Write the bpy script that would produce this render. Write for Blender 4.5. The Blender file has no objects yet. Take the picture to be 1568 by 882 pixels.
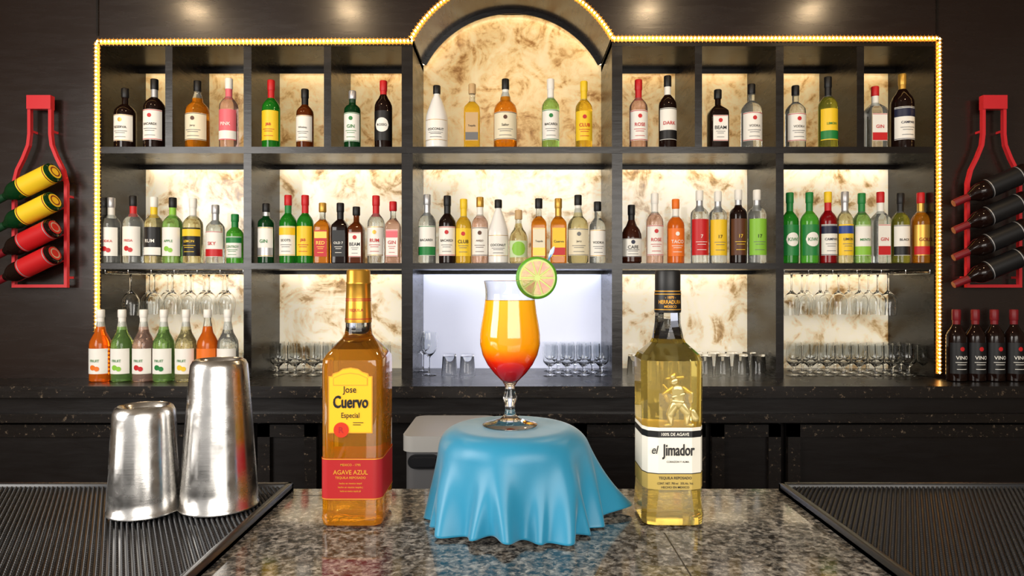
import bpy, math, random
from mathutils import Vector, Matrix
random.seed(7)
scene=bpy.context.scene
col=scene.collection
F=1045.3; EYE=1.38
def wx(px,d): return (px-784)*d/F
def wz(py,d): return EYE+(441-py)*d/F

# ---------------------------------------------------------------- materials
MC={}
def lin(c):
    return tuple(((v/255)/12.92 if v/255<=.04045 else ((v/255+.055)/1.055)**2.4) for v in c)
def pmat(name,rgb,rough=.5,metal=0,trans=0,ior=1.45,coat=0,emi=None,es=0,spec=.5,sheen=0,srgb=True):
    if name in MC: return MC[name]
    m=bpy.data.materials.new(name); m.use_nodes=True
    b=m.node_tree.nodes['Principled BSDF']
    c=lin(rgb) if srgb else rgb
    b.inputs['Base Color'].default_value=(*c,1)
    b.inputs['Roughness'].default_value=rough
    b.inputs['Metallic'].default_value=metal
    b.inputs['Transmission Weight'].default_value=trans
    b.inputs['IOR'].default_value=ior
    b.inputs['Coat Weight'].default_value=coat
    b.inputs['Specular IOR Level'].default_value=spec
    if sheen:
        b.inputs['Sheen Weight'].default_value=sheen
        b.inputs['Sheen Roughness'].default_value=.4
    if emi is not None:
        b.inputs['Emission Color'].default_value=(*emi,1)
        b.inputs['Emission Strength'].default_value=es
    MC[name]=m
    return m
def nt(m): return m.node_tree, m.node_tree.nodes, m.node_tree.links, m.node_tree.nodes['Principled BSDF']
def ramp(N,stops,interp='LINEAR'):
    r=N.new('ShaderNodeValToRGB'); r.color_ramp.interpolation=interp
    e=r.color_ramp.elements
    e[0].position=stops[0][0]; e[0].color=(*stops[0][1],1)
    e[1].position=stops[-1][0]; e[1].color=(*stops[-1][1],1)
    for p,c in stops[1:-1]:
        x=e.new(p); x.color=(*c,1)
    return r
def noise(N,Lk,vec,scale,detail=4,rough=.5,dist=0):
    n=N.new('ShaderNodeTexNoise'); n.inputs['Scale'].default_value=scale
    n.inputs['Detail'].default_value=detail; n.inputs['Roughness'].default_value=rough
    n.inputs['Distortion'].default_value=dist
    Lk.new(vec,n.inputs['Vector']); return n

def onyx(name,es,tan):
    m=pmat(name,(230,210,170),.35,coat=.6)
    T,N,Lk,b=nt(m); b.inputs['Coat Roughness'].default_value=.06
    tc=N.new('ShaderNodeTexCoord'); v=tc.outputs['Object']
    n1=noise(N,Lk,v,6.0 if tan else 4.2,7,.58,2.0)
    n2=noise(N,Lk,v,22 if tan else 15,5,.6,1.2)
    mx=N.new('ShaderNodeMath'); mx.operation='MULTIPLY_ADD'; mx.inputs[1].default_value=.32
    Lk.new(n2.outputs['Fac'],mx.inputs[0])
    mm=N.new('ShaderNodeMath'); mm.operation='MULTIPLY'; mm.inputs[1].default_value=.68
    Lk.new(n1.outputs['Fac'],mm.inputs[0]); Lk.new(mm.outputs[0],mx.inputs[2])
    if tan: st=[(.0,lin((110,72,32))),(.36,lin((158,110,54))),(.41,lin((200,154,92))),(.47,lin((226,190,128))),(.56,lin((236,208,154))),(1,lin((246,230,190)))]
    else: st=[(.0,lin((92,62,30))),(.36,lin((134,98,54))),(.41,lin((184,148,96))),(.455,lin((224,202,162))),(.53,lin((240,228,202))),(1,lin((250,243,228)))]
    r=ramp(N,st)
    Lk.new(mx.outputs[0],r.inputs[0])
    Lk.new(r.outputs[0],b.inputs['Base Color']); Lk.new(r.outputs[0],b.inputs['Emission Color'])
    b.inputs['Emission Strength'].default_value=es
    return m
ONYX_T=onyx('onyx_amber',.34,True); ONYX_M=onyx('onyx_light',.36,False)
FROST=pmat('frosted_panel',(225,228,245),.4,emi=lin((215,222,250)),es=.42)

def blackwood(name,rgb,rough,worn=0,coat=0):
    m=pmat(name,rgb,rough,coat=coat)
    T,N,Lk,b=nt(m)
    if coat: b.inputs['Coat Roughness'].default_value=.17
    tc=N.new('ShaderNodeTexCoord'); v=tc.outputs['Object']
    mp=N.new('ShaderNodeMapping'); mp.inputs['Scale'].default_value=(1,1,6); Lk.new(v,mp.inputs['Vector'])
    n=noise(N,Lk,mp.outputs[0],6,6,.6,.3)
    rr=N.new('ShaderNodeMapRange'); rr.inputs['To Min'].default_value=rough*.7; rr.inputs['To Max'].default_value=rough*1.5
    Lk.new(n.outputs['Fac'],rr.inputs['Value']); Lk.new(rr.outputs[0],b.inputs['Roughness'])
    if worn:
        n2=noise(N,Lk,v,55,5,.7)
        r=ramp(N,[(0,lin(rgb)),(.60,lin(rgb)),(.67,lin((105,90,74))),(1,lin((160,145,128)))])
        Lk.new(n2.outputs['Fac'],r.inputs[0]); Lk.new(r.outputs[0],b.inputs['Base Color'])
    bp=N.new('ShaderNodeBump'); bp.inputs['Strength'].default_value=.06; bp.inputs['Distance'].default_value=.01
    Lk.new(n.outputs['Fac'],bp.inputs['Height']); Lk.new(bp.outputs[0],b.inputs['Normal'])
    return m
SHELF=blackwood('black_lacquer',(22,17,14),.24)
WALLM=blackwood('dark_wall_paint',(32,22,18),.24,coat=.5)
BARM=blackwood('worn_black_wood',(24,20,18),.26,1)
CABM=blackwood('cabinet_black',(20,16,15),.30)

GRAN=pmat('granite',(90,85,78),.08,coat=.3)
T,N,Lk,b=nt(GRAN); tc=N.new('ShaderNodeTexCoord'); v=tc.outputs['Object']
n1=noise(N,Lk,v,115,6,.7,.5)
r1=ramp(N,[(0,lin((18,19,20))),(.38,lin((48,49,50))),(.46,lin((100,98,94))),(.54,lin((140,135,127))),(.62,lin((178,173,163))),(1,lin((216,213,205)))])
Lk.new(n1.outputs['Fac'],r1.inputs[0])
vo=N.new('ShaderNodeTexVoronoi'); vo.inputs['Scale'].default_value=210; Lk.new(v,vo.inputs['Vector'])
r2=ramp(N,[(0,(.12,.12,.13)),(.28,(.5,.46,.42)),(.42,(1,1,1)),(1,(1,1,1))])
sp=N.new('ShaderNodeSeparateColor'); Lk.new(vo.outputs['Color'],sp.inputs[0]); Lk.new(sp.outputs[0],r2.inputs[0])
mx=N.new('ShaderNodeMix'); mx.data_type='RGBA'; mx.blend_type='MULTIPLY'; mx.inputs['Factor'].default_value=.85
Lk.new(r1.outputs[0],mx.inputs['A']); Lk.new(r2.outputs[0],mx.inputs['B'])
Lk.new(mx.outputs['Result'],b.inputs['Base Color'])

STEEL=pmat('brushed_steel',(205,203,200),.2,metal=1)
T,N,Lk,b=nt(STEEL); tc=N.new('ShaderNodeTexCoord')
mp=N.new('ShaderNodeMapping'); mp.inputs['Scale'].default_value=(40,40,500); Lk.new(tc.outputs['Object'],mp.inputs[0])
n1=noise(N,Lk,mp.outputs[0],1,3,.6)
n2=noise(N,Lk,tc.outputs['Object'],45,5,.6)
rr_=N.new('ShaderNodeMapRange'); rr_.inputs['From Min'].default_value=.3; rr_.inputs['From Max'].default_value=.7
rr_.inputs['To Min'].default_value=.13; rr_.inputs['To Max'].default_value=.34
Lk.new(n2.outputs['Fac'],rr_.inputs['Value']); Lk.new(rr_.outputs[0],b.inputs['Roughness'])
bp=N.new('ShaderNodeBump'); bp.inputs['Strength'].default_value=.05; bp.inputs['Distance'].default_value=.001
Lk.new(n1.outputs['Fac'],bp.inputs['Height']); Lk.new(bp.outputs[0],b.inputs['Normal'])

RUBBER=pmat('black_rubber',(28,29,32),.32)
REDM=pmat('red_enamel',(205,40,48),.35,coat=.3)
GLASS=pmat('clear_glass',(252,253,253),.0,trans=1,ior=1.45)
GLS=pmat('thin_glassware',(252,253,253),.0,trans=1,ior=1.34)
LED=pmat('led_warm',(255,214,140),.5,emi=(1,.60,.20),es=11)
LEDW=pmat('led_white',(255,246,230),.5,emi=(1,.87,.67),es=10)
LEDT=pmat('led_soft',(255,240,215),.5,emi=(1,.80,.54),es=5.5)
LEDC=pmat('led_cool',(240,244,255),.5,emi=(.86,.9,1),es=13)
BRASS=pmat('led_channel',(225,165,70),.3,metal=.7)

GL={'clear':((238,244,242),.92),'amber':((236,150,34),.75),'damber':((110,50,14),.5),'green':((40,150,40),.6),
    'dgreen':((18,72,34),.5),'dark':((30,16,12),.2),'red':((150,14,20),.5),'yellow':((245,205,60),.75),
    'olive':((160,160,60),.75),'orange':((240,120,30),.55),'white':((243,242,238),0),'pink':((242,205,190),.88),
    'lgreen':((165,215,125),.85),'pale':((240,232,180),.9),'cola':((70,34,22),.45),'lime':((90,190,60),.6)}
def glassm(k):
    c,t=GL[k]; return pmat('glass_'+k,c,.06 if t else .3,trans=t,ior=1.36,coat=0 if t else .4)
PC={'white':(244,242,234),'cream':(238,228,198),'red':(200,28,32),'black':(18,18,20),'yellow':(245,205,40),
    'gold':(205,160,70),'green':(30,130,60),'blue':(40,70,150),'pink':(235,110,120),'orange':(240,120,30),
    'silver':(190,190,192),'tan':(205,170,120),'lime':(140,200,60),'navy':(22,28,60),'grey':(110,110,110),'dred':(120,16,26),'brown':(90,50,25),'lblue':(120,170,220)}
PC['dgreenx']=(20,60,34); PC['lgreenx']=(205,225,180)
def paper(k):
    if k in('gold','silver'): return pmat('foil_'+k,PC[k],.35,metal=.55)
    return pmat('print_'+k,PC[k],.45)

# ---------------------------------------------------------------- mesh builder
class MB:
    def __init__(s): s.v=[];s.f=[];s.m=[];s.mi=[];s.M=Matrix.Identity(4)
    def mat(s,m):
        if m not in s.m: s.m.append(m)
        return s.m.index(m)
    def add(s,vs,fs,m):
        o=len(s.v); s.v+= [tuple(s.M@Vector(p)) for p in vs]
        i=s.mat(m) if not isinstance(m,list) else None
        for k,f in enumerate(fs):
            s.f.append(tuple(o+q for q in f)); s.mi.append(i if i is not None else s.mat(m[k]))
    def box(s,x0,x1,y0,y1,z0,z1,m):
        vs=[(x,y,z) for x in(x0,x1) for y in(y0,y1) for z in(z0,z1)]
        fs=[(0,1,3,2),(4,6,7,5),(0,4,5,1),(2,3,7,6),(0,2,6,4),(1,5,7,3)]
        s.add(vs,fs,m)
    def loft(s,rings,m,cap0=True,cap1=True,mf=None):
        n=len(rings[0]); vs=[p for r in rings for p in r]; fs=[];ms=[]
        for i in range(len(rings)-1):
            for j in range(n):
                k=(j+1)%n
                fs.append((i*n+j,i*n+k,(i+1)*n+k,(i+1)*n+j)); ms.append(mf(i) if mf else m)
        if cap0: fs.append(tuple(reversed(range(n)))); ms.append(mf(0) if mf else m)
        if cap1: fs.append(tuple((len(rings)-1)*n+j for j in range(n))); ms.append(mf(len(rings)-2) if mf else m)
        s.add(vs,fs,ms)
    def lathe(s,prof,m,n=24,mf=None,cap0=True,cap1=True):
        rings=[[(r*math.cos(2*math.pi*j/n),r*math.sin(2*math.pi*j/n),z) for j in range(n)] for r,z in prof]
        s.loft(rings,m,cap0,cap1,mf)
    def capsule(s,p0,p1,r0,r1,m,n=10):
        p0=Vector(p0);p1=Vector(p1);d=p1-p0;L=d.length
        q=d.to_track_quat('Z','Y').to_matrix().to_4x4(); o=s.M; s.M=o@Matrix.Translation(p0)@q
        pr=[(r0*math.cos(a),r0*math.sin(a)) for a in [-math.pi/2*.95,-1,-.5,0]]
        pr=pr+[(r1*math.cos(a),L+r1*math.sin(a)) for a in [0,.5,1,math.pi/2*.95]]
        s.lathe(pr,m,n); s.M=o
    def arc(s,R,z0,z1,m,a=75,n=14,c=0):
        a=math.radians(a);c=math.radians(c)
        vs=[];fs=[]
        for i in range(n+1):
            t=c-a+2*a*i/n
            vs+=[(R*math.sin(t),-R*math.cos(t),z0),(R*math.sin(t),-R*math.cos(t),z1)]
        for i in range(n): fs.append((2*i,2*i+2,2*i+3,2*i+1))
        s.add(vs,fs,m)
    def disc_on(s,R,x,z,rx,rz,m,n=18,bend=True,y=0):
        if bend and rx>.012:
            k=12; vs=[]; fs=[]
            for i in range(k+1):
                a=-rx+2*rx*i/k; hh=rz*math.sqrt(max(0,1-(a/rx)**2))
                X=x+a; vs+=[(R*math.sin(X/R),-R*math.cos(X/R),z-hh),(R*math.sin(X/R),-R*math.cos(X/R),z+hh)]
            for i in range(k): fs.append((2*i,2*i+2,2*i+3,2*i+1))
            s.add(vs,fs,m); return
        vs=[(x,z)]+[(x+rx*math.cos(2*math.pi*i/n),z+rz*math.sin(2*math.pi*i/n)) for i in range(n)]
        V=[(R*math.sin(a/R),-R*math.cos(a/R),h) if bend else (a,y,h) for a,h in vs]
        s.add(V,[(0,1+i,1+(i+1)%n) for i in range(n)],m)
    def poly(s,pts,y,m):
        s.add([(a,y,h) for a,h in pts],[tuple(range(len(pts)))],m)
    def text(s,word,h,x,z,m,R=None,y=0,sx=1,shear=0,maxw=None):
        vs,fs,w,hh=textgeo(word)
        k=h/hh; kx=k*sx
        if maxw and w*kx>maxw: kx=maxw/w
        V=[]
        for a,b_ in vs:
            X=a*kx+x+shear*b_*k; Z=b_*k+z
            V.append((R*math.sin(X/R),-R*math.cos(X/R),Z) if R else (X,y,Z))
        s.add(V,fs,m)
    def obj(s,name,loc=(0,0,0),rot=None,sharp=35,parent=None,smooth=True):
        me=bpy.data.meshes.new(name); me.from_pydata(s.v,[],s.f)
        for m in s.m: me.materials.append(m)
        me.polygons.foreach_set('material_index',s.mi)
        me.update()
        if smooth:
            me.shade_smooth(); me.set_sharp_from_angle(angle=math.radians(sharp))
        o=bpy.data.objects.new(name,me); col.objects.link(o); o.location=loc
        if rot: o.rotation_euler=rot
        if parent: o.parent=parent
        return o
TG={}
def textgeo(w):
    if w in TG: return TG[w]
    c=bpy.data.curves.new('t','FONT'); c.body=w; c.size=1; c.resolution_u=3; c.offset=.012
    o=bpy.data.objects.new('t',c); col.objects.link(o)
    dg=bpy.context.evaluated_depsgraph_get()
    me=bpy.data.meshes.new_from_object(o.evaluated_get(dg))
    vs=[(v.co.x,v.co.y) for v in me.vertices]; fs=[tuple(p.vertices) for p in me.polygons]
    bpy.data.objects.remove(o); bpy.data.meshes.remove(me); bpy.data.curves.remove(c)
    x0=min(v[0] for v in vs);x1=max(v[0] for v in vs);y0=min(v[1] for v in vs);y1=max(v[1] for v in vs)
    vs=[(a-(x0+x1)/2,b_-(y0+y1)/2) for a,b_ in vs]
    TG[w]=(vs,fs,x1-x0,y1-y0); return TG[w]
def rr(hw,hd,c,z,n=5,cx=0,cy=0):
    c=min(c,hw,hd); pts=[]
    for q,(sx,sy) in enumerate([(1,1),(-1,1),(-1,-1),(1,-1)]):
        for i in range(n+1):
            a=math.pi/2*(q+i/n)
            pts.append((cx+sx*(hw-c)+c*math.cos(a),cy+sy*(hd-c)+c*math.sin(a),z))
    return pts
def empty(name,loc=(0,0,0)):
    e=bpy.data.objects.new(name,None); e.empty_display_size=.05; col.objects.link(e); e.location=loc; return e

# ---------------------------------------------------------------- geometry of the room
YF=2.95; YB=3.31; CEIL=3.0; RW=3.3
Zbar=.991
def sx(p): return wx(p,YF)
def sz(p): return wz(p,YF)
AC=sz(142); AR=172*YF/F
XL,XR=sx(147),sx(1438)
m=MB(); m.box(-RW,XL,YF,3.45,0,CEIL,WALLM); m.obj('wall_back_left',smooth=False)
m=MB(); m.box(XR,RW,YF,3.45,0,CEIL,WALLM); m.obj('wall_back_right',smooth=False)
m=MB(); m.box(XL,XR,3.325,3.45,0,CEIL,WALLM); m.obj('wall_back',smooth=False)
w=MB(); hx=sx(935)
w.box(XL,-hx,YF,YB,sz(60),CEIL,WALLM); w.box(hx,XR,YF,YB,sz(60),CEIL,WALLM)
n=40
for i in range(n):
    x0=-hx+2*hx*i/n; x1=-hx+2*hx*(i+1)/n
    z0=AC+math.sqrt(AR*AR-x0*x0); z1=AC+math.sqrt(AR*AR-x1*x1)
    vs=[(x0,YF,z0),(x1,YF,z1),(x1,YF,CEIL),(x0,YF,CEIL),(x0,YB,z0),(x1,YB,z1),(x1,YB,CEIL),(x0,YB,CEIL)]
    w.add(vs,[(0,1,2,3),(0,4,5,1)],WALLM)
w.obj('wall_back_upper',sharp=30)
m=MB()
for p in (150,1434): m.box(sx(p)-.004,sx(p)+.004,YF-.006,YF,sz(55),CEIL,SHELF)
m.obj('trim_1')
FLOORM=pmat('floor_tiles',(60,45,36),.4)
CEILM=pmat('ceiling_paint',(150,138,122),.7)
SIDEM=pmat('side_wall_paint',(125,112,98),.6)
m=MB(); m.box(-RW,RW,-2.5,3.45,-.05,0,FLOORM); m.obj('floor')
m=MB(); m.box(-RW,RW,-2.5,3.45,CEIL,CEIL+.05,CEILM); m.obj('ceiling')
m=MB(); m.box(-RW-.05,-RW,-2.5,3.45,0,CEIL,SIDEM); m.obj('wall_left')
m=MB(); m.box(RW,RW+.05,-2.5,3.45,0,CEIL,SIDEM); m.obj('wall_right')

# shelf unit
m=MB()
def vb(a,b_,t,bt): m.box(sx(a),sx(b_),YF,YB,sz(bt) if bt else Zbar,sz(t),SHELF)
for a,b_ in ((147,155),(373,385),(615,632),(937,953),(1188,1200),(1430,1438)): vb(a,b_,61,None)
for a,b_ in ((253,264),(496,507),(1064,1075),(1312,1323)): vb(a,b_,61,226)
for t,bt in ((225,235),(403,412)): m.box(XL,XR,YF-.004,YB,sz(bt),sz(t),SHELF)
m.box(XL,sx(632),YF-.002,YB,sz(71),sz(60),SHELF); m.box(sx(937),XR,YF-.002,YB,sz(71),sz(60),SHELF)
for a,b_ in ((155,373),(385,615),(632,937),(953,1188),(1200,1430)):
    for t in (235,412): m.box(sx(a),sx(b_),YB-.058,YB-.052,sz(t)-.017,sz(t),SHELF)
for a,b_ in ((155,253),(264,373),(385,496),(507,615),(953,1064),(1075,1188),(1200,1312),(1323,1430)):
    m.box(sx(a),sx(b_),YB-.058,YB-.052,sz(71)-.022,sz(71),SHELF)
shelf=m.obj('back_bar_shelving',smooth=False)
Z2=sz(225); Z1=sz(403)
def panel(nm,x0,x1,z0,z1,mt):
    m=MB(); m.box(x0,x1,YB+.0005,YB+.012,z0,z1,mt); m.obj(nm,smooth=False)
panel('onyx_panel',XL,XR,sz(230),sz(-28),ONYX_T)
panel('onyx_panel',XL,XR,sz(408),sz(231),ONYX_M)
panel('onyx_panel',XL,sx(620),Zbar,sz(409),ONYX_M)
panel('onyx_panel',sx(948),XR,Zbar,sz(409),ONYX_M)
panel('frosted_panel',sx(625),sx(945),Zbar,sz(409),FROST)
m=MB()
def led(a,b_,t,mt=LEDW,dy=.034): m.box(sx(a)+.01,sx(b_)-.01,YB-dy-.012,YB-dy,sz(t)-.008,sz(t)-.001,mt)
for a,b_ in ((155,373),(385,615),(632,937),(953,1188),(1200,1430)):
    led(a,b_,235); led(a,b_,412,LEDC if a==632 else LEDW)
for a,b_ in ((155,253),(264,373),(385,496),(507,615),(953,1064),(1075,1188),(1200,1312),(1323,1430)): led(a,b_,71,LEDT)
m.obj('shelf_led_bars',smooth=False)
m=MB()
for i in range(28):
    a0=math.radians(28+124*i/28);a1=math.radians(28+124*(i+1)/28)
    if AR*math.sin(min(a0,a1) if a0<1.57 else max(a0,a1))+AC<sz(62): continue
    for r0,r1,y0_,y1_,mt in ((AR-.007,AR-.002,YB-.046,YB-.034,LEDT),(AR-.022,AR,YB-.058,YB-.052,SHELF)):
        vs=[(r*math.cos(a),y,AC+r*math.sin(a)) for r in(r0,r1) for a in (a0,a1) for y in (y0_,y1_)]
        m.add(vs,[(0,1,3,2),(4,6,7,5),(0,4,5,1),(2,3,7,6),(0,2,6,4),(1,5,7,3)],mt)
m.obj('arch_led_bar',smooth=False)
# LED rope
path=[(sx(150),Zbar+.02),(sx(150),sz(65)),(sx(632),sz(64))]
a0=math.atan2(sz(60)-AC,-sx(632)); 
for i in range(31):
    a=(math.pi-a0)+(2*a0-math.pi)*i/30; path.append(((AR+.006)*math.cos(a),AC+(AR+.006)*math.sin(a)))
path+=[(sx(936),sz(60)),(sx(1436),sz(60)),(sx(1436),Zbar+.02)]
m=MB()
acc=0; step=.0165; ico=[(0,0,1),(.9,0,0),(0,.9,0),(-.9,0,0),(0,-.9,0),(0,0,-1)]
icf=[(0,1,2),(0,2,3),(0,3,4),(0,4,1),(5,2,1),(5,3,2),(5,4,3),(5,1,4)]
for (xa,za),(xb,zb) in zip(path,path[1:]):
    L=math.hypot(xb-xa,zb-za); ux,uz=(xb-xa)/L,(zb-za)/L
    nx,nz=-uz*.012,ux*.012
    vs=[(xa+nx,YF-.006,za+nz),(xa-nx,YF-.006,za-nz),(xb-nx,YF-.006,zb-nz),(xb+nx,YF-.006,zb+nz),
        (xa+nx,YF-.0045,za+nz),(xa-nx,YF-.0045,za-nz),(xb-nx,YF-.0045,zb-nz),(xb+nx,YF-.0045,zb+nz)]
    m.add(vs,[(0,1,2,3),(0,4,5,1),(1,5,6,2),(2,6,7,3),(3,7,4,0)],BRASS)
    t=acc
    while t<L:
        x,z=xa+ux*t,za+uz*t
        m.add([(x+.0066*p[0],YF-.014+.0066*p[1],z+.0066*p[2]) for p in ico],icf,LED)
        for s_ in (-1,1):
            px_,pz_=-uz*s_,ux*s_
            m.add([(x-ux*.004+px_*.006,YF-.010,z-uz*.004+pz_*.006),(x+ux*.004+px_*.006,YF-.010,z+uz*.004+pz_*.006),(x+px_*.018,YF-.008,z+pz_*.018)],[(0,1,2)],BRASS)
        t+=step
    acc=t-L
m.obj('led_rope_light')

# ceiling downlights
DL=pmat('lamp_glow',(255,230,190),.5,emi=(1,.72,.42),es=170)
RIM=pmat('lamp_rim',(180,178,170),.3,metal=.8)
for px in (300,535,990,1240):
    m=MB(); m.lathe([(.075,-.0005),(.08,-.006),(.062,-.012),(.058,-.004)],RIM,24,cap0=False,cap1=False)
    m.lathe([(.058,-.005),(.0001,-.0049)],DL,24,cap0=False)
    m.obj('ceiling_downlight',loc=((px-784)*3.97/F,1.93,CEIL))

# back bar cabinet
m=MB()
YFc=YF-.002
m.box(-RW+.01,RW-.01,2.70,YFc,Zbar-.045,Zbar,BARM)
m.box(XL+.002,XR-.002,YFc,YB,Zbar-.045,Zbar,BARM)
m.box(-RW+.01,RW-.01,2.76,YFc,.86,Zbar-.045,CABM)
m.box(-RW+.01,RW-.01,2.735,2.76,.84,.875,BARM)
m.box(-RW+.01,RW-.01,2.84,YFc,0,.86,CABM)
for a,b_ in ((-40,385),(395,485),(700,850),(880,1080),(1090,1195),(1206,1600)):
    x0,x1=wx(a,2.8),wx(b_,2.8)
    m.box(x0,x1,2.815,2.84,.12,.82,CABM)
    for u0,u1,v0,v1 in ((x0,x0+.05,.12,.82),(x1-.05,x1,.12,.82),(x0,x1,.12,.18),(x0,x1,.77,.82)):
        m.box(u0,u1,2.795,2.815,v0,v1,BARM)
m.obj('back_bar_cabinet',smooth=False)
e=empty('ice_chest',(-.205,2.34,0)); WH=pmat('chest_white',(168,167,164),.35)
m=MB(); m.loft([rr(.135,.17,.03,z) for z in (0,.86)],pmat('chest_grey',(92,92,94),.4)); m.loft([rr(.145,.18,.04,z) for z in (.86,.872,.91)],WH); m.obj('body',parent=e)
m=MB(); m.M=Matrix.Translation((-.075,-.17,.83))@Matrix.Rotation(math.radians(90),4,'X'); m.loft([rr(.05,.022,.022,z) for z in (-.002,.012)],RUBBER); m.loft([rr(.04,.014,.014,z) for z in (.012,.02)],RUBBER); m.obj('handle',parent=e)

# ---------------------------------------------------------------- shelf bottles
def prof(shape,H,R,rn):
    if shape=='wine': P=[(.88,0),(1,.012),(1,.60),(.97,.64),(.82,.69),(.58,.735),(.42,.78),(0,.80),(0,.86)]
    elif shape=='malibu': P=[(.9,0),(1,.015),(1,.45),(.98,.50),(.86,.58),(.66,.68),(.5,.76),(0,.84),(0,.88)]
    elif shape=='sail': P=[(.86,0),(1,.03),(1,.50),(.97,.56),(.86,.62),(.6,.665),(.46,.69),(.42,.74),(0,.82),(0,.86)]
    elif shape=='squat': P=[(.85,0),(1,.03),(1,.42),(.96,.50),(.8,.58),(.55,.64),(.45,.68),(0,.75),(0,.84)]
    elif shape=='tall': P=[(.9,0),(1,.012),(1,.66),(.95,.70),(.75,.735),(.48,.76),(0,.80),(0,.87)]
    elif shape=='syrup': P=[(.9,0),(1,.012),(1,.50),(.94,.56),(.74,.62),(.52,.68),(.42,.76),(0,.85),(0,.90)]
    else: P=[(.9,0),(1,.012),(1,.585),(.95,.63),(.76,.675),(.5,.715),(0,.74),(0,.86)]
    return [(max(R*a,rn) if a else rn,z*H) for a,z in P]
def bottle(kind,loc,H,R,shape='cyl',glass='clear',cap='black',lab='white',acc='red',tc='black',word='',emb='dot',neck=None,rot=0):
    b_=MB(); rn=.0135; sq=shape=='sq'
    p=prof(shape,H,R,rn); g=glassm(glass)
    if glass in ('amber','yellow','olive','orange','pale','pink','lgreen') :
        top=glassm('clear')
        mf=lambda i:(top if p[i][1]>.70*H else g)
    else: mf=None
    if sq:
        rings=[]
        for i,(r,z) in enumerate(p):
            c=.28*r if r>.85*R else min(r,.28*R+(.85*R-r)*1.6)
            rings.append(rr(r*.93,r*.93,c,z,5))
        b_.loft(rings,g,mf=mf)
    else: b_.lathe(p,g,24,mf=mf)
    zt=p[-1][1]
    cm=paper(cap)
    b_.lathe([(rn+.0015,zt-.004),(rn+.003,zt),(rn+.003,H-.003),(rn+.001,H)],cm,20)
    if neck: b_.lathe([(rn+.001,zt-.055),(rn+.001,zt-.004)],paper(neck),20,cap0=False,cap1=False)
    top={'sail':.50,'malibu':.44,'squat':.42,'syrup':.46,'tall':.60}.get(shape,.54)
    z0,z1=.11*H,top*H
    if sq:
        hw=R*.93*.80; y=-R*.93-.0007
        def rect(a,c,mm,k=1,dy=0): b_.poly([(-hw*k,a),(hw*k,a),(hw*k,c),(-hw*k,c)],y-dy,mm)
        kw=dict(y=y-.0007); W=hw*1.7
        ds=lambda x,z,rx,rz,mm,dy: b_.disc_on(1,x,z,rx,rz,mm,bend=False,y=y-dy)
    else:
        Rl=R+.0007
        def rect(a,c,mm,k=1,dy=0): b_.arc(Rl+dy,a,c,mm,a=68*k)
        kw=dict(R=Rl+.0012); W=R*1.7
        ds=lambda x,z,rx,rz,mm,dy: b_.disc_on(Rl+dy,x,z,rx,rz,mm)
    if lab:
        rect(z0,z1,paper(lab))
        hl=z1-z0
        if emb=='dot': ds(0,z0+hl*.80,.009,.009,paper(acc),.0012)
        elif emb=='band': rect(z1-hl*.3,z1-hl*.05,paper(acc),.99,.0006)
        elif emb=='low': rect(z0+hl*.03,z0+hl*.3,paper(acc),.99,.0006)
        elif emb=='oval': ds(0,z0+hl*.52,R*.8,min(hl*.42,R*.8),paper(acc),.0010)
        elif emb=='fruit':
            ds(-.008,z0+hl*.25,.012,.011,paper(acc),.0012); ds(.009,z0+hl*.2,.010,.010,paper(acc),.0012)
        if lab in('white','cream') and emb!='fruit':
            rect(z1-hl*.035,z1-hl*.015,paper(acc if acc not in('white','silver') else 'gold'),.99,.0007); rect(z0+hl*.015,z0+hl*.035,paper(acc if acc not in('white','silver') else 'gold'),.99,.0007)
        zt_=z0+hl*.52
        if word: b_.text(word,.015 if len(word)<5 else .0105,0,zt_,paper(tc),maxw=W if emb!='oval' else W*.7,**({**kw,'R':kw['R']+.0012} if 'R' in kw else dict(y=kw['y']-.0008)))
        lm=paper('grey' if tc in('black','navy') else tc)
        for q,f in ((.36,.62),(.29,.45),(.14,.5)):
            if emb in('low','fruit','oval') and q<.37: continue
            if 'R' in kw:
                b_.arc(kw['R'],z0+hl*q,z0+hl*q+.0022,lm,a=60*f)
            else: b_.poly([(-hw*f,z0+hl*q),(hw*f,z0+hl*q),(hw*f,z0+hl*q+.0022),(-hw*f,z0+hl*q+.0022)],kw['y'],lm)
    return b_.obj(kind,loc=loc,rot=(0,0,rot),sharp=40)

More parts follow.
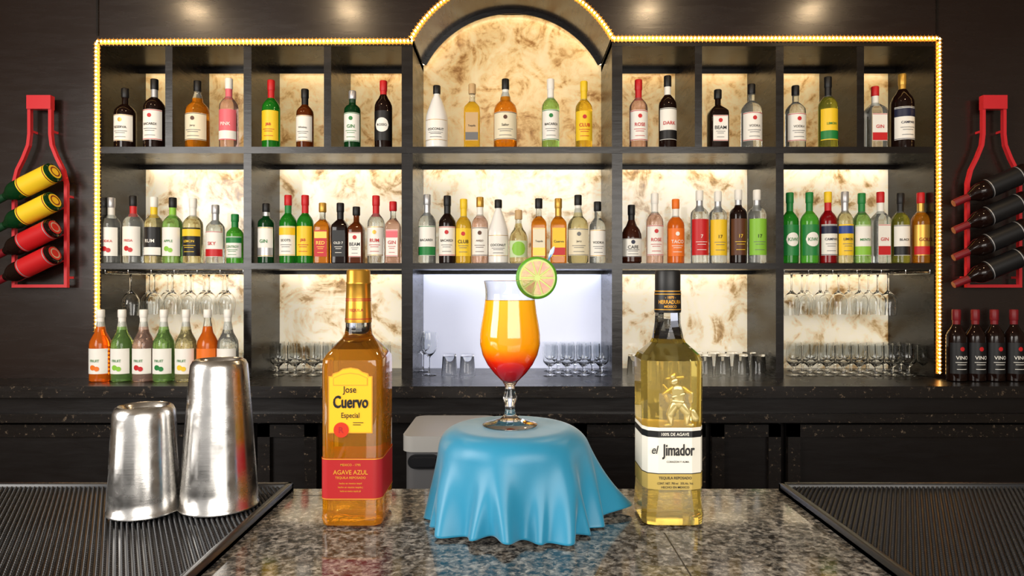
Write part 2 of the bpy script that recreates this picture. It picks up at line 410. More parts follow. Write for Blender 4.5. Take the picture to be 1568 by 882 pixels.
D3=3.005
top_row=[
(192,136,31,'rum_bottle','cyl','dark','black','white','gold','black','RESERVA','dot',None),
(237,122,31,'rum_bottle','cyl','dark','black','white','red','black','BACARDI','dot','silver'),
(302,124,35,'whiskey_bottle','sail','amber','black','cream','brown','black','Jerry','dot',None),
(351,121,28,'gin_bottle','cyl','pink','white','pink','white','white','PINK','low','pink'),
(415,123,27,'whiskey_bottle','cyl','green','red','yellow','yellow','red','J&B','none','red'),
(467,137,26,'whiskey_bottle','cyl','damber','black','white','silver','black','Whiskey','none','black'),
(540,140,25,'gin_bottle','tall','dgreen','silver','white','green','green','GIN','dot','dgreenx'),
(587,124,27,'vermouth_bottle','wine','dark','red','black','white','black','ROSSO','oval','red'),
(669,132,34,'coconut_rum_bottle','malibu','white','black','white','white','black','COCONUT','none',None),
(723,129,26,'tequila_bottle','sq','yellow','tan','tan','grey','black','Tequila','low',None),
(774,122,36,'rum_bottle','sail','amber','black','cream','brown','black','Sailor','dot','white'),
(843,122,27,'rum_bottle','cyl','lgreen','white','white','green','black','BACARDI','dot','white'),
(894,125,26,'rum_bottle','cyl','yellow','yellow','yellow','red','red','CLUB','dot','yellow'),
(978,122,28,'rum_bottle','cyl','pink','red','white','red','red','ROSE','dot','red'),
(1022,117,27,'rum_bottle','cyl','dark','black','white','black','red','DARK','low','white'),
(1099,138,30,'bourbon_bottle','sq','dark','black','white','red','black','BEAM','dot',None),
(1151,129,31,'vodka_bottle','cyl','clear','black','white','red','grey','VODKA','dot',None),
(1219,131,30,'vodka_bottle','cyl','clear','black','white','red','grey','VODKA','dot',None),
(1268,118,28,'limoncello_bottle','cyl','olive','black','yellow','green','green','LIMON','low','black'),
(1340,133,30,'gin_bottle','sq','clear','red','white','red','red','GIN','low','white'),
(1383,113,33,'bitters_bottle','wine','dark','gold','white','navy','navy','CAMPARI','band','gold'),
]
mid_row=[
(171,303,27,'vodka_bottle','cyl','clear','silver','white','red','red','VODKA','fruit','white'),
(203,300,29,'vodka_bottle','cyl','clear','black','white','red','red','FRESA','fruit','red'),
(236,302,27,'rum_bottle','cyl','pale','white','black','white','white','RUM','low','yellow'),
(265,303,29,'vodka_bottle','cyl','lgreen','black','white','lime','green','APPLE','fruit','lime'),
(296,304,29,'vodka_bottle','cyl','pale','white','black','yellow','yellow','LEMON','band','white'),
(330,314,27,'vodka_bottle','cyl','clear','silver','white','red','red','SKY','low','silver'),
(359,328,25,'gin_bottle','cyl','lime','green','white','green','green','CONTROY','band','green'),
(408,312,25,'gin_bottle','tall','dgreen','black','white','silver','green','GIN','low','silver'),
(441,299,26,'whiskey_bottle','cyl','green','red','white','yellow','black','SCOTS','band','green'),
(467,299,25,'whiskey_bottle','cyl','green','red','yellow','yellow','red','J&B','none','red'),
(494,311,25,'whiskey_bottle','sq','amber','gold','red','gold','gold','RED','band',None),
(521,311,26,'whiskey_bottle','sq','dark','black','black','black','white','OLD 7','none','black'),
(546,317,25,'bourbon_bottle','sq','damber','black','white','red','black','BEAM','dot',None),
(576,300,26,'rum_bottle','cyl','clear','red','white','gold','red','RUM','dot','red'),
(602,309,24,'gin_bottle','sq','pink','red','white','pink','red','GIN','band',None),
(654,298,27,'rum_bottle','cyl','clear','silver','white','green','black','BACARDI','low','silver'),
(685,300,26,'rum_bottle','cyl','dark','black','white','red','black','BACARDI','dot','black'),
(710,305,24,'rum_bottle','cyl','yellow','yellow','yellow','red','black','CLUB','dot','yellow'),
(735,302,25,'rum_bottle','cyl','pink','gold','white','brown','brown','ANEJO','dot','white'),
(763,306,31,'coconut_rum_bottle','malibu','white','black','white','white','black','COCONUT','none',None),
(794,322,28,'tequila_bottle','squat','pale','tan','lgreenx','lime','green','','oval',None),
(825,304,25,'tequila_bottle','sq','amber','black','cream','gold','black','Tequila','low',None),
(855,304,26,'tequila_bottle','sq','amber','gold','yellow','red','black','Cuervo','low','gold'),
(885,299,32,'rum_bottle','sail','pale','black','cream','grey','black','Jerry','dot','white'),
(915,309,25,'vodka_bottle','cyl','clear','black','white','silver','black','VODKA','none',None),
(967,314,31,'coffee_liqueur_bottle','squat','cola','black','white','navy','black','CAFE','dot','black'),
(1003,296,26,'rum_bottle','cyl','pink','white','white','red','red','ROSE','dot','white'),
(1035,305,26,'liqueur_bottle','cyl','orange','orange','orange','white','white','TACO','dot','white'),
(1071,292,27,'vodka_bottle','tall','clear','white','red','pink','white','7','none','silver'),
(1100,293,27,'vodka_bottle','tall','clear','white','yellow','gold','black','17','none','silver'),
(1130,291,26,'vodka_bottle','tall','dark','white','brown','gold','yellow','17','none','silver'),
(1159,291,28,'vodka_bottle','tall','clear','white','lime','lime','black','17','none','silver'),
(1210,295,26,'melon_liqueur_bottle','cyl','green','green','green','white','green','KIWI','oval','green'),
(1239,295,27,'melon_liqueur_bottle','cyl','lime','green','green','white','green','KIWI','oval','green'),
(1268,294,26,'bitters_bottle','cyl','red','yellow','white','navy','navy','CAMPARI','band','red'),
(1293,294,24,'limoncello_bottle','cyl','pale','silver','yellow','blue','navy','LIMON','band','silver'),
(1320,296,26,'liqueur_bottle','cyl','lgreen','green','white','lime','green','MENTA','low','green'),
(1349,294,25,'gin_bottle','sq','clear','red','white','red','red','GIN','low','white'),
(1379,296,26,'vodka_bottle','cyl','olive','black','white','black','black','BLACK','low','black'),
(1411,295,27,'whiskey_bottle','cyl','amber','red','gold','red','dred','GOLD','low','gold'),
]
for row_,Zs in ((top_row,Z2),(mid_row,Z1)):
    for (px,tp,wd_,kind,shp,gl,cap,lab,acc,tc_,word,emb,nk) in row_:
        H=wz(tp,D3)-Zs; R=wd_*D3/F/2
        o=bottle(kind,(wx(px,D3),D3+random.uniform(-.004,.008),Zs+.0005),H,R,shp,gl,cap,lab,acc,tc_,word,emb,nk)
D2=2.86
for px,gl,ac in ((154,'orange','orange'),(187,'lgreen','lime'),(220,'pink','red'),(251,'lgreen','green'),(285,'pale','yellow'),(318,'orange','orange'),(349,'clear','orange')):
    H=wz(474,D2)-Zbar
    bottle('syrup_bottle',(wx(px,D2),D2,Zbar+.0005),H,31*D2/F/2,'syrup',gl,'white','white' if px!=318 else 'orange',ac,'green' if px!=318 else 'white','FRUIT','fruit','white' if px!=318 else None)
for px in (1468,1497,1526,1556):
    H=wz(474,D2)-Zbar
    bottle('wine_bottle',(wx(px,D2)-.01,D2,Zbar+.0005),H,28*D2/F/2,'wine','dark','dred','black','red','white','VINO','dot','dred')

# ---------------------------------------------------------------- glassware
def glassmesh(name,outer,inner,n=24):
    g=MB(); g.lathe(outer+inner,GLS,n,cap0=True,cap1=True); o=g.obj(name,sharp=50); me=o.data; bpy.data.objects.remove(o); return me
wine_me=glassmesh('wine_glass',[(.032,0),(.033,.002),(.006,.007),(.0038,.015),(.0038,.075),(.008,.083),(.024,.098),(.035,.118),(.037,.140),(.031,.190)],
   [(.0298,.190),(.0356,.140),(.0336,.119),(.0225,.100),(.005,.087),(.0001,.086)])
gob_me=glassmesh('goblet',[(.030,0),(.031,.002),(.008,.008),(.006,.014),(.006,.035),(.014,.044),(.030,.060),(.034,.085),(.033,.135)],
   [(.0315,.135),(.0325,.085),(.0285,.062),(.012,.048),(.0001,.046)])
tum_me=glassmesh('tumbler',[(.028,0),(.030,.003),(.036,.095)],[(.0342,.095),(.0285,.010),(.0001,.009)])
def inst(name,me,loc,rx=0):
    o=bpy.data.objects.new(name,me); col.objects.link(o); o.location=loc; o.rotation_euler=(rx,0,random.uniform(0,3)); return o
ZR=sz(412)-.018
for (xs,y) in (((200,),3.02),((236,264,292,320,348),3.12),((228,256,284,312,342),3.21),
               ((1212,1360),3.02),((1228,1256,1284,1316,1344),3.12),((1236,1266,1300,1330),3.21)):
    for px in xs:
        inst('wine_glass',wine_me,(wx(px,y),y,ZR+.004),math.pi)
for a,b_ in ((158,370),(1203,1427)):
    m=MB(); x0,x1=sx(a),sx(b_)
    for y in (2.965,3.245): m.capsule((x0,y,ZR+.006),(x1,y,ZR+.006),.0028,.0028,STEEL,8)
    k=6
    for i in range(k+1):
        x=x0+(x1-x0)*i/k; m.capsule((x,2.965,ZR),(x,3.245,ZR),.0025,.0025,STEEL,8)
        for y in (2.965,3.245): m.capsule((x,y,ZR),(x,y,ZR+.0155),.002,.002,STEEL,8)
    m.obj('glass_hanging_rack')
def row(name,me,a,b_,stp,ys,up=True,h=0):
    for k,y in enumerate(ys):
        p=a+(stp/2 if k%2 else 0)
        while p<b_:
            inst(name,me,(wx(p,y)+random.uniform(-.002,.002),y,Zbar+.0005+(0 if up else h)),0 if up else math.pi); p+=stp
row('goblet',gob_me,425,600,27,(3.03,3.13,3.23))
row('tumbler',tum_me,972,1180,27,(3.04,3.14),False,.095)
row('goblet',gob_me,1216,1420,25,(3.03,3.12,3.21))
row('goblet',gob_me,842,932,26,(3.03,3.12,3.21))
row('tumbler',tum_me,688,725,27,(3.04,),False,.095)
row('tumbler',tum_me,180,365,28,(3.10,3.20),False,.095)
inst('wine_glass',wine_me,(wx(657,3.05),3.05,Zbar+.0005)); inst('wine_glass',wine_me,(wx(648,3.18),3.18,Zbar+.0005))

# ---------------------------------------------------------------- wall racks
def rack(cx,DX,bott):
    D=2.90
    e=empty('wine_rack',(wx(cx,D),0,0))
    def P(dx,py): return (dx*D/F,wz(py,D))
    L=[P(-16,150),P(-16,205),P(-18,222),P(-26,242),P(-35,260),P(-40,280),P(-40,438)]
    pts=L+[(-x,z) for x,z in reversed(L)]
    m=MB(); n=len(pts); t=.013
    y0,y1=2.900,2.918
    rin=[];rout=[]
    for i in range(n):
        p=Vector(pts[i]);a=Vector(pts[i-1]);c=Vector(pts[(i+1)%n])
        d1=(p-a).normalized();d2=(c-p).normalized(); nn=Vector((d1[1]+d2[1],-(d1[0]+d2[0]))); nn.normalize()
        k=t/max(.4,nn.dot(Vector((d1[1],-d1[0]))))
        rout.append(p+nn*k*.5); rin.append(p-nn*k*.5)
    vs=[(q[0],y,q[1]) for y in(y0,y1) for r in (rin,rout) for q in r]
    fs=[]
    for i in range(n):
        j=(i+1)%n
        fs+=[(i,j,n+j,n+i),(2*n+i,3*n+i,3*n+j,2*n+j),(i,2*n+i,2*n+j,j),(n+i,n+j,3*n+j,3*n+i)]
    m.add(vs,fs,REDM)
    x,z=P(17,150); zt=P(0,146)[1]; zb=P(0,167)[1]
    m.box(-x-.004,x+.004,2.895,2.922,zb,zt,REDM)
    for q in (-1,1):
        for py in (200,300,425):
            xx,zz=P((40 if py>250 else 16)*q,py); m.box(xx-.005,xx+.005,2.918,2.9495,zz-.005,zz+.005,REDM)
    for b0 in bott:
        py=b0[0]; x0,z0=P(40,py+2); x1,z1=P(-40,py+36)
        m.capsule((x0,2.908,z0-.02),(x1,2.908,z1-.02),.004,.004,REDM,8)
    m.obj('frame',parent=e,smooth=False)
    for i,(py,gl,cap,lab,acc,l0,l1) in enumerate(bott):
        b_=MB(); H=.31;R=.041; g=glassm(gl)
        p=prof('wine',H,R,.0145); b_.lathe(p,g,28)
        b_.lathe([(.0160,.70*H+.03),(.0162,H-.01),(.0145,H)],paper(cap),20)
        b_.lathe([(R+.0008,l0*H),(R+.0008,l1*H)],paper(lab),28,cap0=False,cap1=False)
        for q in (l0+.015,l1-.03): b_.lathe([(R+.0014,q*H),(R+.0014,(q+.012)*H)],paper(acc),28,cap0=False,cap1=False)
        # label block facing the room
        b_.lathe([(.0001,.0040),(R*.55,.0020),(R*.80,-.0010),(R*.90,.003)],g,28)
        if lab in('yellow','red'):
            b_.lathe([(.0001,-.0016),(R*.72,-.0014),(R*.74,.0)],paper(lab),28); b_.lathe([(R*.42,-.0024),(R*.55,-.0024)],paper(acc),28,cap0=False,cap1=False)
        o=b_.obj('bottle_%d'%(i+1),parent=e,sharp=40)
        ax=Vector((-math.cos(math.radians(24)),.10,-math.sin(math.radians(24)))).normalized()
        o.rotation_mode='QUATERNION'; o.rotation_quaternion=ax.to_track_quat('Z','Y')
        D_=2.84
        o.location=(wx(cx+DX,D_)-wx(cx,D),D_,wz(py,D_))
rack(60,24,[(263,'dgreen','dgreenx','yellow','dred',.05,.50),(307,'dgreen','dgreenx','yellow','dred',.05,.50),(348,'dark','dred','red','silver',.05,.50),(388,'dark','dred','red','silver',.05,.50)])
rack(1523,48,[(264,'dark','dred','black','silver',.10,.55),(306,'dark','dred','black','silver',.10,.55),(348,'dark','dred','black','silver',.10,.55),(390,'dark','dred','black','silver',.10,.55)])

# ---------------------------------------------------------------- foreground counter
ZC=1.102
m=MB()
m.box(-1.6,1.6,.12,.945,ZC-.035,ZC,GRAN)
m.box(-1.6,1.6,.20,.90,0,ZC-.035,CABM)
JT=pmat('granite_joint',(34,31,29),.5)
m.box(.1722,.1736,.12,.775,ZC-.001,ZC+.0002,JT); m.box(-1.6,1.6,.9150,.9160,ZC-.001,ZC+.0002,JT)
m.obj('bar_counter',smooth=False)
def mat_(x0,x1,y0,y1):
    m=MB(); m.box(x0,x1,y0,y1,ZC+.0004,ZC+.005,RUBBER)
    lp=.009
    for a,b_,c,d in ((x0,x0+lp,y0,y1),(x1-lp,x1,y0,y1),(x0,x1,y1-lp,y1),(x0,x1,y0,y0+lp)):
        m.loft([rr((b_-a)/2,(d-c)/2,.002,ZC+z_,2,(a+b_)/2,(c+d)/2) for z_ in (.0004,.010)]+[rr((b_-a)/2-.0015,(d-c)/2-.0015,.002,ZC+.0115,2,(a+b_)/2,(c+d)/2)],RUBBER)
    p=.0062; j=0; y=y0+lp+.005
    while y<y1-lp-.002:
        x=x0+lp+.005+(p/2 if j%2 else 0)
        while x<x1-lp-.002:
            if y>.55:
                r=.0022; k=6; r2=.0012
                vs=[(x+r*math.cos(2*math.pi*i/k),y+r*math.sin(2*math.pi*i/k),ZC+.005) for i in range(k)]+[(x+r2*math.cos(2*math.pi*i/k),y+r2*math.sin(2*math.pi*i/k),ZC+.009) for i in range(k)]+[(x,y,ZC+.0095)]
                m.add(vs,[(i,(i+1)%k,k+(i+1)%k,k+i) for i in range(k)]+[(k+i,k+(i+1)%k,2*k) for i in range(k)],RUBBER)
            x+=p
        y+=p*.866; j+=1
    m.obj('rubber_bar_mat',sharp=60)
mat_(-.80,-.300,.40,.938); mat_(.366,.86,.40,.938)
def tin(px,d,H,rb,rt):
    m=MB()
    P=[(rb-.0012,.0),(rb+.0006,.0012),(rb+.0006,.0035),(rb-.0008,.005)]
    for i in range(1,9):
        t=i/8; P.append((rb-.0008+(rt+.001-rb)*(t**1.15),.005+(H-.018)*t))
    P+=[(rt-.0005,H-.007),(rt-.003,H-.002),(rt-.006,H),(rt-.009,H-.0015),(rt-.011,H-.006),(.0001,H-.0065)]
    m.lathe(P,STEEL,64,cap0=False)
    m.lathe([(rb-.0012,0),(rb-.003,.006),(rt-.004,H-.02),(.0001,H-.019)],STEEL,48,cap0=False)
    m.obj('cocktail_shaker_tin',loc=(wx(px,d),d,ZC+.0096),sharp=50)
tin(221,.822,.1275,.0405,.0345)
tin(336,.842,.181,.0462,.0335)

# ---------------------------------------------------------------- amber tequila bottle
AMB=pmat('amber_tequila',(244,166,30),.03,trans=.80,ior=1.34,coat=.6)
PALE=pmat('pale_tequila',(252,222,112),.03,trans=.88,ior=1.34,coat=.6)
GOLDC=pmat('gold_cap',(214,160,60),.28,metal=.8)
LY=pmat('label_yellow',(250,190,28),.5); LG=pmat('label_gold',(225,160,50),.4,metal=.3); LR=pmat('label_red',(172,28,32),.45)
LK=pmat('label_black',(16,15,15),.45); LC=pmat('label_cream',(236,232,218),.5); LO=pmat('label_olive',(190,164,86),.45)
e=empty('amber_tequila_bottle',(-.1864,.829,ZC+.0003))
m=MB()
S=[(.0005,.031,.035,.010),(.003,.0345,.0395,.011),(.010,.0358,.041,.011),(.018,.0352,.0405,.011),(.10,.0352,.0405,.011),(.185,.0355,.0405,.011),
   (.194,.0352,.040,.012),(.200,.0325,.036,.015),(.206,.0285,.0305,.017),(.212,.0240,.025,.019),(.217,.0195,.020,.0195),(.222,.0165,.0165,.0165),(.230,.0153,.0153,.0153),(.243,.0150,.0150,.0150)]
rings=[rr(a,b_,c,z,6) for z,a,b_,c in S]
CLR=pmat('bottle_glass',(248,250,248),.0,trans=1,ior=1.35)
m.loft(rings,AMB,mf=lambda i:(AMB if S[i][0]<.205 else CLR))
m.obj('glass_body',parent=e,sharp=30)
m=MB(); m.lathe([(.0158,.236),(.0160,.238),(.0150,.262),(.0146,.282),(.0150,.2825),(.0150,.284),(.0143,.285),(.0141,.298),(.0125,.300),(.0001,.3002)],GOLDC,40)
for z in (.240,.262,.264): m.lathe([(.0162 if z<.25 else .0153,z),(.0162 if z<.25 else .0153,z+.001)],LR,40,cap0=False,cap1=False)
m.text('TEQUILA',.004,0,.251,LR,R=.0164)
m.obj('cap',parent=e,sharp=40)
m=MB(); y=-.0412
def rectp(x0,x1,z0,z1,mm,yy): m.poly([(x0,z0),(x1,z0),(x1,z1),(x0,z1)],yy,mm)
def lab_shape(k):
    x=.0255-k; z0=.110+k; z1=.176-k
    return [(-x,z0),(x,z0),(x,z1),(x-.004,z1),(x-.005,z1+.003),(.014,z1+.005),(.009,z1+.0085),(0,z1+.010),(-.009,z1+.0085),(-.014,z1+.005),(-x+.005,z1+.003),(-x+.004,z1),(-x,z1)]
m.poly(lab_shape(0),y,LG); m.poly(lab_shape(.0012),y-.0003,LY)
m.poly([(-.020,.165),(.020,.165),(.020,.174),(.010,.1785),(0,.180),(-.010,.1785),(-.020,.174)],y-.0005,LG)
m.poly([(-.019,.166),(.019,.166),(.019,.1735),(.010,.1775),(0,.179),(-.010,.1775),(-.019,.1735)],y-.0007,LY)
m.text('Jose',.0100,-.001,.1595,LK,y=y-.0009,sx=.85)
for q in (0,.0004,.0008): m.text('Cuervo',.0140,q,.1460+q,LK,y=y-.0008-q*.3,sx=.72,maxw=.040)
m.text('Especial',.0080,0,.1300,LK,y=y-.0009,sx=.8)
m.disc_on(1,-.0105,.114,.0088,.0088,pmat('seal_red',(205,50,20),.4),28,False,y-.0010)
m.text('R',.007,-.0105,.114,LR,y=y-.0012)
for z_,w_ in ((.122,.012),(.1195,.009)): rectp(.003,.003+w_,z_,z_+.0008,LK,y-.0009)
m.obj('front_label',parent=e,smooth=False)
m=MB()
m.loft([rr(.0357,.0410,.011,z,6) for z in (.033,.081)],LR,False,False)
for z in (.0795,.0335): m.loft([rr(.0359,.0412,.011,z+q,6) for q in (0,.0010)],LG,False,False)
y=-.0414
m.text('AGAVE AZUL',.0052,0,.065,LG,y=y,maxw=.040)
m.text('TEQUILA REPOSADO',.0032,0,.0585,LG,y=y,maxw=.036)
m.text('MEXICO - 1795',.0026,0,.0735,LG,y=y,maxw=.03)
for i,w_ in enumerate((.028,.034,.024)): m.text('hecho en mexico tequila jalisco'[:22+i*3],.0026,0,.052-i*.0045,LG,y=y,maxw=w_)
m.obj('lower_label',parent=e,sharp=30)
m=MB(); m.M=Matrix(((0,-1,0,.0357),(0,0,1,0),(1,0,0,.135),(0,0,0,1)))
m.text('CUERVO 1795',.014,0,0,GOLDC,y=-.0003,maxw=.08)
m.obj('side_emboss',parent=e,smooth=False)

# ---------------------------------------------------------------- pale tequila bottle
e=empty('pale_tequila_bottle',(.189,.829,ZC+.0003))
m=MB()
S=[(.0005,.030,.033,.011),(.003,.0355,.038,.013),(.012,.0365,.039,.014),(.030,.0355,.0385,.015),(.043,.0350,.038,.016),(.115,.0350,.038,.016),(.120,.0358,.0388,.017),(.185,.0366,.039,.018),
   (.193,.0366,.039,.018),(.199,.0335,.035,.018),(.206,.0265,.027,.016),(.212,.0205,.0205,.014),(.217,.0180,.0180,.013),(.235,.0158,.0158,.0158),(.251,.0150,.0150,.0150)]
rings=[rr(a,b_,c,z,2) for z,a,b_,c in S]
m.loft(rings,PALE,mf=lambda i:(PALE if S[i][0]<.192 else CLR))
m.obj('glass_body',parent=e,sharp=14)
m=MB(); m.lathe([(.0156,.248),(.0160,.250),(.0158,.272),(.0150,.2745),(.0152,.276),(.0152,.297),(.0140,.2992),(.0001,.2994)],LK,36)
for z in (.2515,.2700,.2735): m.lathe([(.0162,z),(.0162,z+.0008)],LG,36,cap0=False,cap1=False)
m.text('HERRADURA',.0045,0,.261,LG,R=.0163,maxw=.030); m.text('- 1870 -',.003,0,.2665,LG,R=.0163)
m.text('MEXICO',.003,0,.2555,LG,R=.0163)
m.obj('cap',parent=e,sharp=40)
m=MB()
m.loft([rr(.0355,.0385,.016,z,2) for z in (.063,.116)],LC,False,False)
m.loft([rr(.0355,.0385,.016,z,2) for z in (.044,.063)],LO,False,False)
m.loft([rr(.0357,.0387,.016,z,2) for z in (.1045,.1120)],LK,False,False)
m.loft([rr(.0357,.0387,.016,z,2) for z in (.0622,.0632)],LK,False,False)
y=-.0391
m.text('100% DE AGAVE',.0036,0,.1083,LC,y=y,maxw=.032)
m.text('el',.0095,-.0235,.0905,LK,y=y,sx=.8,shear=.2)
m.text('Jimador',.0175,.0035,.0880,LK,y=y,sx=.62,maxw=.044)
m.text('Jimador',.0175,.0039,.0884,LK,y=y-.0002,sx=.62,maxw=.044)
m.text('CORAZON Y ALMA',.0022,.003,.0765,LK,y=y,maxw=.026)
m.text('TEQUILA REPOSADO',.0038,0,.0575,LK,y=y,maxw=.038); m.text('CONT. NET. 700 ml   35% Alc. Vol.',.0026,0,.0515,LK,y=y,maxw=.042)
m.text('HECHO EN MEXICO',.0026,0,.0470,LK,y=y,maxw=.036)
m.obj('label',parent=e,sharp=20)
m=MB(); m.M=Matrix.Translation((.003,-.0380,.149))@Matrix.Diagonal((1.4,.35,1.18,1))@Matrix.Translation((0,0,-.146))
EM=pmat('embossed_glass',(205,184,110),.1,metal=.25,trans=.3,coat=1)
for a in [((0,0,.155),(.001,0,.141),.0058,.0050),((-.003,0,.1625),(-.002,0,.164),.0038,.0034),((-.0085,0,.1660),(.004,0,.1675),.0018,.0018),((-.004,0,.168),(-.003,0,.170),.0034,.0024),
  ((-.004,0,.157),(-.011,0,.151),.0026,.0024),((-.011,0,.151),(-.008,0,.144),.0022,.0020),((.004,0,.157),(.011,0,.151),.0026,.0024),((.011,0,.151),(.011,0,.143),.0022,.0020),
  ((-.0025,0,.140),(-.0065,0,.131),.0042,.0034),((-.0065,0,.131),(-.0055,0,.122),.0032,.0024),((-.0055,0,.121),(-.010,0,.1203),.0020,.0017),
  ((.003,0,.140),(.008,0,.132),.0042,.0034),((.008,0,.132),(.0075,0,.122),.0032,.0024),((.0075,0,.121),(.012,0,.1203),.0020,.0017),
  ((-.012,0,.160),(.0135,0,.127),.0010,.0010),((.0125,0,.134),(.0145,0,.127),.0026,.0034),((-.004,-.004,.148),(.005,-.004,.151),.0012,.0012),((-.004,-.004,.144),(.004,-.004,.143),.0014,.0014)]: m.capsule(*a,EM,10)
m.obj('embossed_figure',parent=e,sharp=60)

# ---------------------------------------------------------------- draped pedestal
PH=.110; ZT=ZC+PH
pc=(0.0,.832,ZC)
e=empty('draped_pedestal',pc)
m=MB(); m.lathe([(.066,0.0005),(.066,.004),(.064,.098),(.060,.1045),(.0001,.105)],pmat('pedestal_wood',(40,60,80),.6),40); m.obj('drum',parent=e)
CL=pmat('blue_satin',(40,134,170),.38,sheen=.3)
T,N,Lk,b=nt(CL); tc=N.new('ShaderNodeTexCoord'); n1=noise(N,Lk,tc.outputs['Object'],900,2,.5)
bp=N.new('ShaderNodeBump'); bp.inputs['Strength'].default_value=.04; bp.inputs['Distance'].default_value=.001
n2=noise(N,Lk,tc.outputs['Object'],14,2,.5,.3)
bp2=N.new('ShaderNodeBump'); bp2.inputs['Strength'].default_value=.25; bp2.inputs['Distance'].default_value=.006
Lk.new(n2.outputs['Fac'],bp2.inputs['Height']); Lk.new(n1.outputs['Fac'],bp.inputs['Height']); Lk.new(bp2.outputs[0],bp.inputs['Normal']); Lk.new(bp.outputs[0],b.inputs['Normal'])
ridges=[(-176,11,.018,.15,5),(-154,8,.014,.45,-5),(-136,10,.028,.0,7),(-113,7,.020,.35,-4),(-93,8,.030,.10,5),(-74,6,.016,.5,-6),(-58,9,.034,.0,-9),(-39,6,.022,.30,4),(-21,7,.022,.10,-7),
 (8,15,.064,.0,0),(40,9,.018,.2,5),(64,10,.022,.2,0),(90,9,.018,.3,0),(115,10,.022,.2,0),(143,10,.020,.2,0),(165,8,.014,.4,0)]
def sst(x): x=max(0,min(1,x)); return x*x*(3-2*x)
def cloth_pt(th,t):
    Rt=.064; rc=.026
    if t<.30:
        r=Rt*t/.30; z=PH-.0004*(r/Rt)**2; u=0
    elif t<.48:
        a=(t-.30)/.18*math.pi/2*.93; r=Rt+rc*math.sin(a); z=PH-rc*(1-math.cos(a)); u=0
    else:
        u=(t-.48)/.52; a=math.pi/2*.93
        r=Rt+rc+.011*u; z0=PH-rc*(1-math.cos(a))
        hem=.005+.0035*math.sin(3*th+.5)+.002*math.sin(7*th+1)
        z=z0+(hem-z0)*u
    U=(t-.34)/.66
    deg=math.degrees(th)
    off=0
    if U>0:
        for c,wd_,am,st,ln in ridges:
            d=(deg-c+180)%360-180
            g=sst((U-st*.6)/(1.10-st*.6))
            if am>.04: g=U**1.5
            d+=ln*1.3*(1-U)
            ww=wd_*(1.35-.50*U)
            x_=abs(d/ww)
            off+=am*g*(1/(1+x_**2.6*1.3))
        off-=.014*sst(U)
        off+=.0008*U*math.sin(th*17+3*t)
    r=r+off
    return (r*math.cos(th),r*math.sin(th),max(z,.0020))
m=MB(); nth=420; ts=[.02]+[.30*i/6 for i in range(1,7)]+[.30+.18*i/12 for i in range(1,13)]+[.48+.52*i/36 for i in range(1,37)]
rings=[[cloth_pt(2*math.pi*j/nth-math.pi,t) for j in range(nth)] for t in ts]
rings=rings[::-1]
m.loft(rings,CL,False,True)
o=m.obj('cloth',parent=e,sharp=180)
so=o.modifiers.new('thick','SOLIDIFY'); so.thickness=.0014; so.offset=-1

# ---------------------------------------------------------------- cocktail
e=empty('hurricane_cocktail',(wx(781,.832),.832,ZT+.0008))
JU=pmat('juice',(255,150,10),.12,coat=1)
T,N,Lk,b=nt(JU); tc=N.new('ShaderNodeTexCoord'); sp=N.new('ShaderNodeSeparateXYZ'); Lk.new(tc.outputs['Object'],sp.inputs[0])
nn=noise(N,Lk,tc.outputs['Object'],60,3,.5)
ad=N.new('ShaderNodeMath'); ad.operation='MULTIPLY_ADD'; ad.inputs[1].default_value=.006; Lk.new(nn.outputs['Fac'],ad.inputs[0]); Lk.new(sp.outputs[2],ad.inputs[2])
mr=N.new('ShaderNodeMapRange'); mr.inputs['From Min'].default_value=.056; mr.inputs['From Max'].default_value=.156; Lk.new(ad.outputs[0],mr.inputs['Value'])
r=ramp(N,[(0,lin((140,6,14))),(.18,lin((200,10,16))),(.25,lin((228,40,10))),(.33,lin((250,106,4))),(.43,lin((255,156,4))),(1,lin((255,178,12)))])
Lk.new(mr.outputs[0],r.inputs[0]); Lk.new(r.outputs[0],b.inputs['Base Color'])
b.inputs['Subsurface Weight'].default_value=.08; b.inputs['Subsurface Radius'].default_value=(.006,.004,.001); b.inputs['Subsurface Scale'].default_value=.3
P=[(.0325,0),(.0335,.0012),(.0325,.0022),(.022,.0050),(.012,.0085),(.0070,.013),(.0058,.020),(.0062,.026),(.0080,.031),(.0085,.034),(.0070,.038),(.0058,.043),(.0062,.048),(.0090,.053)]
J=[(.0090,.053),(.0130,.057),(.0200,.064),(.0275,.074),(.0335,.086),(.0366,.099),(.0366,.110),(.0350,.123),(.0325,.136),(.0306,.152)]
U=[(.0306,.152),(.0300,.158),(.0302,.165),(.0310,.171),(.0320,.1755),(.0314,.1760),(.0302,.171),(.0292,.165),(.0289,.158),(.0294,.1525)]
m=MB(); m.lathe(P+[(.0001,.0532)],GLASS,56); m.obj('stem',parent=e,sharp=60)
m=MB(); m.lathe(J+[(.0295,.1526),(.0001,.1522)],JU,64); m.obj('juice',parent=e,sharp=50)
m=MB(); m.lathe(U,GLS,64,cap0=False,cap1=False); m.obj('rim',parent=e,sharp=60)
LP=pmat('lime_peel',(80,146,24),.35,coat=.3); PI=pmat('lime_pith',(205,220,130),.5)
LFm=pmat('lime_flesh',(214,196,84),.25,trans=.15,coat=.5)
T,N,Lk,b=nt(LFm); tc=N.new('ShaderNodeTexCoord'); nn=noise(N,Lk,tc.outputs['Object'],70,4,.6)
r=ramp(N,[(.3,lin((184,190,74))),(.48,lin((218,180,100))),(.62,lin((222,134,104)))]); Lk.new(nn.outputs['Fac'],r.inputs[0]); Lk.new(r.outputs[0],b.inputs['Base Color'])
m=MB(); R=.0258; h=.0032
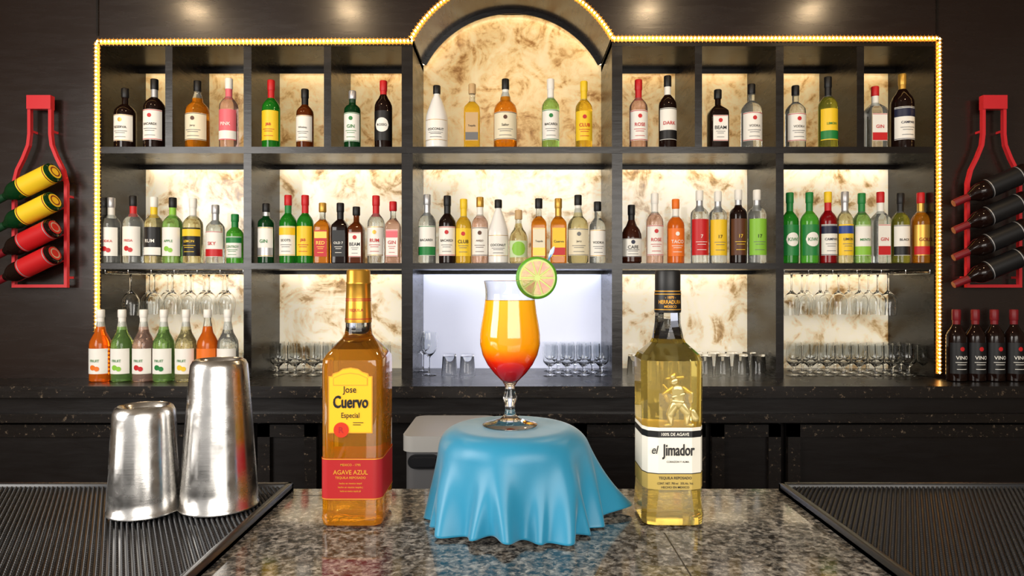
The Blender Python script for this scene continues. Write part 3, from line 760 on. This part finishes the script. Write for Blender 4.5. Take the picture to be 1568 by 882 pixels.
m.lathe([(R-.0032,-h),(R-.0010,-h*.9),(R,-h*.4),(R,h*.4),(R-.0010,h*.9),(R-.0032,h)],LP,64,cap0=False,cap1=False)
m.lathe([(R-.0031,-h+.0001),(R-.0031,h-.0001)],PI,64)
for side in(1,-1):
    for i in range(10):
        a0=2*math.pi*i/10+.045;a1=2*math.pi*(i+1)/10-.045
        pts=[(.003*math.cos((a0+a1)/2),.003*math.sin((a0+a1)/2))]+[((R-.0052)*math.cos(a0+(a1-a0)*q/6),(R-.0052)*math.sin(a0+(a1-a0)*q/6)) for q in range(7)]
        k=len(pts); cxy=(sum(p[0] for p in pts)/k,sum(p[1] for p in pts)/k)
        vs=[(p[0],p[1],side*(h-.0002)) for p in pts]+[(cxy[0]+(p[0]-cxy[0])*.93,cxy[1]+(p[1]-cxy[1])*.93,side*(h+.0005)) for p in pts]
        m.add(vs,[(q,(q+1)%k,k+(q+1)%k,k+q) for q in range(k)]+[tuple(range(k,2*k))],LFm)
o=m.obj('lime_wheel',parent=e,sharp=50); o.location=(.0322,-.004,.1795); o.rotation_euler=(math.radians(90),0,math.radians(14))
m=MB(); m.capsule((.034,.002,.172),(.0500,.002,.208),.0008,.0008,pmat('pick_blue',(80,140,200),.3),8)
m.M=Matrix.Translation((.0500,.002,.209))@Matrix.Rotation(math.radians(24),4,'Y')@Matrix.Diagonal((1,.3,1,1))
m.lathe([(.0005,-.006),(.002,-.003),(.0026,.003),(.0015,.008),(.0002,.010)],pmat('pick_top',(190,215,240),.3),12)
m.obj('cocktail_pick',parent=e)

# ---------------------------------------------------------------- light
def area(name,loc,tgt,sx_,sy_,en,colr):
    l=bpy.data.lights.new(name,'AREA'); l.shape='RECTANGLE'; l.size=sx_; l.size_y=sy_; l.energy=en; l.color=colr
    o=bpy.data.objects.new(name,l); col.objects.link(o); o.location=loc
    o.rotation_euler=(Vector(tgt)-Vector(loc)).to_track_quat('-Z','Y').to_euler(); return o
area('window_daylight_main',(.9,-2.3,2.1),(0,2,1.2),3.0,1.6,100,(1,.94,.86))
area('window_daylight_side',(-2.6,-.3,2.1),(0,1.6,1.2),1.6,1.6,88,(1,.96,.91))
wd=bpy.data.worlds.new('World'); scene.world=wd; wd.use_nodes=True
wd.node_tree.nodes['Background'].inputs[0].default_value=(1,.96,.91,1); wd.node_tree.nodes['Background'].inputs[1].default_value=.70
cam=bpy.data.cameras.new('camera'); co=bpy.data.objects.new('camera',cam); col.objects.link(co)
co.location=(0,0,EYE); co.rotation_euler=(math.radians(90),0,0); cam.lens=24; cam.sensor_width=36; cam.clip_start=.02
scene.camera=co
scene.view_settings.view_transform='Standard'
scene.view_settings.look='None'; scene.view_settings.exposure=0.05
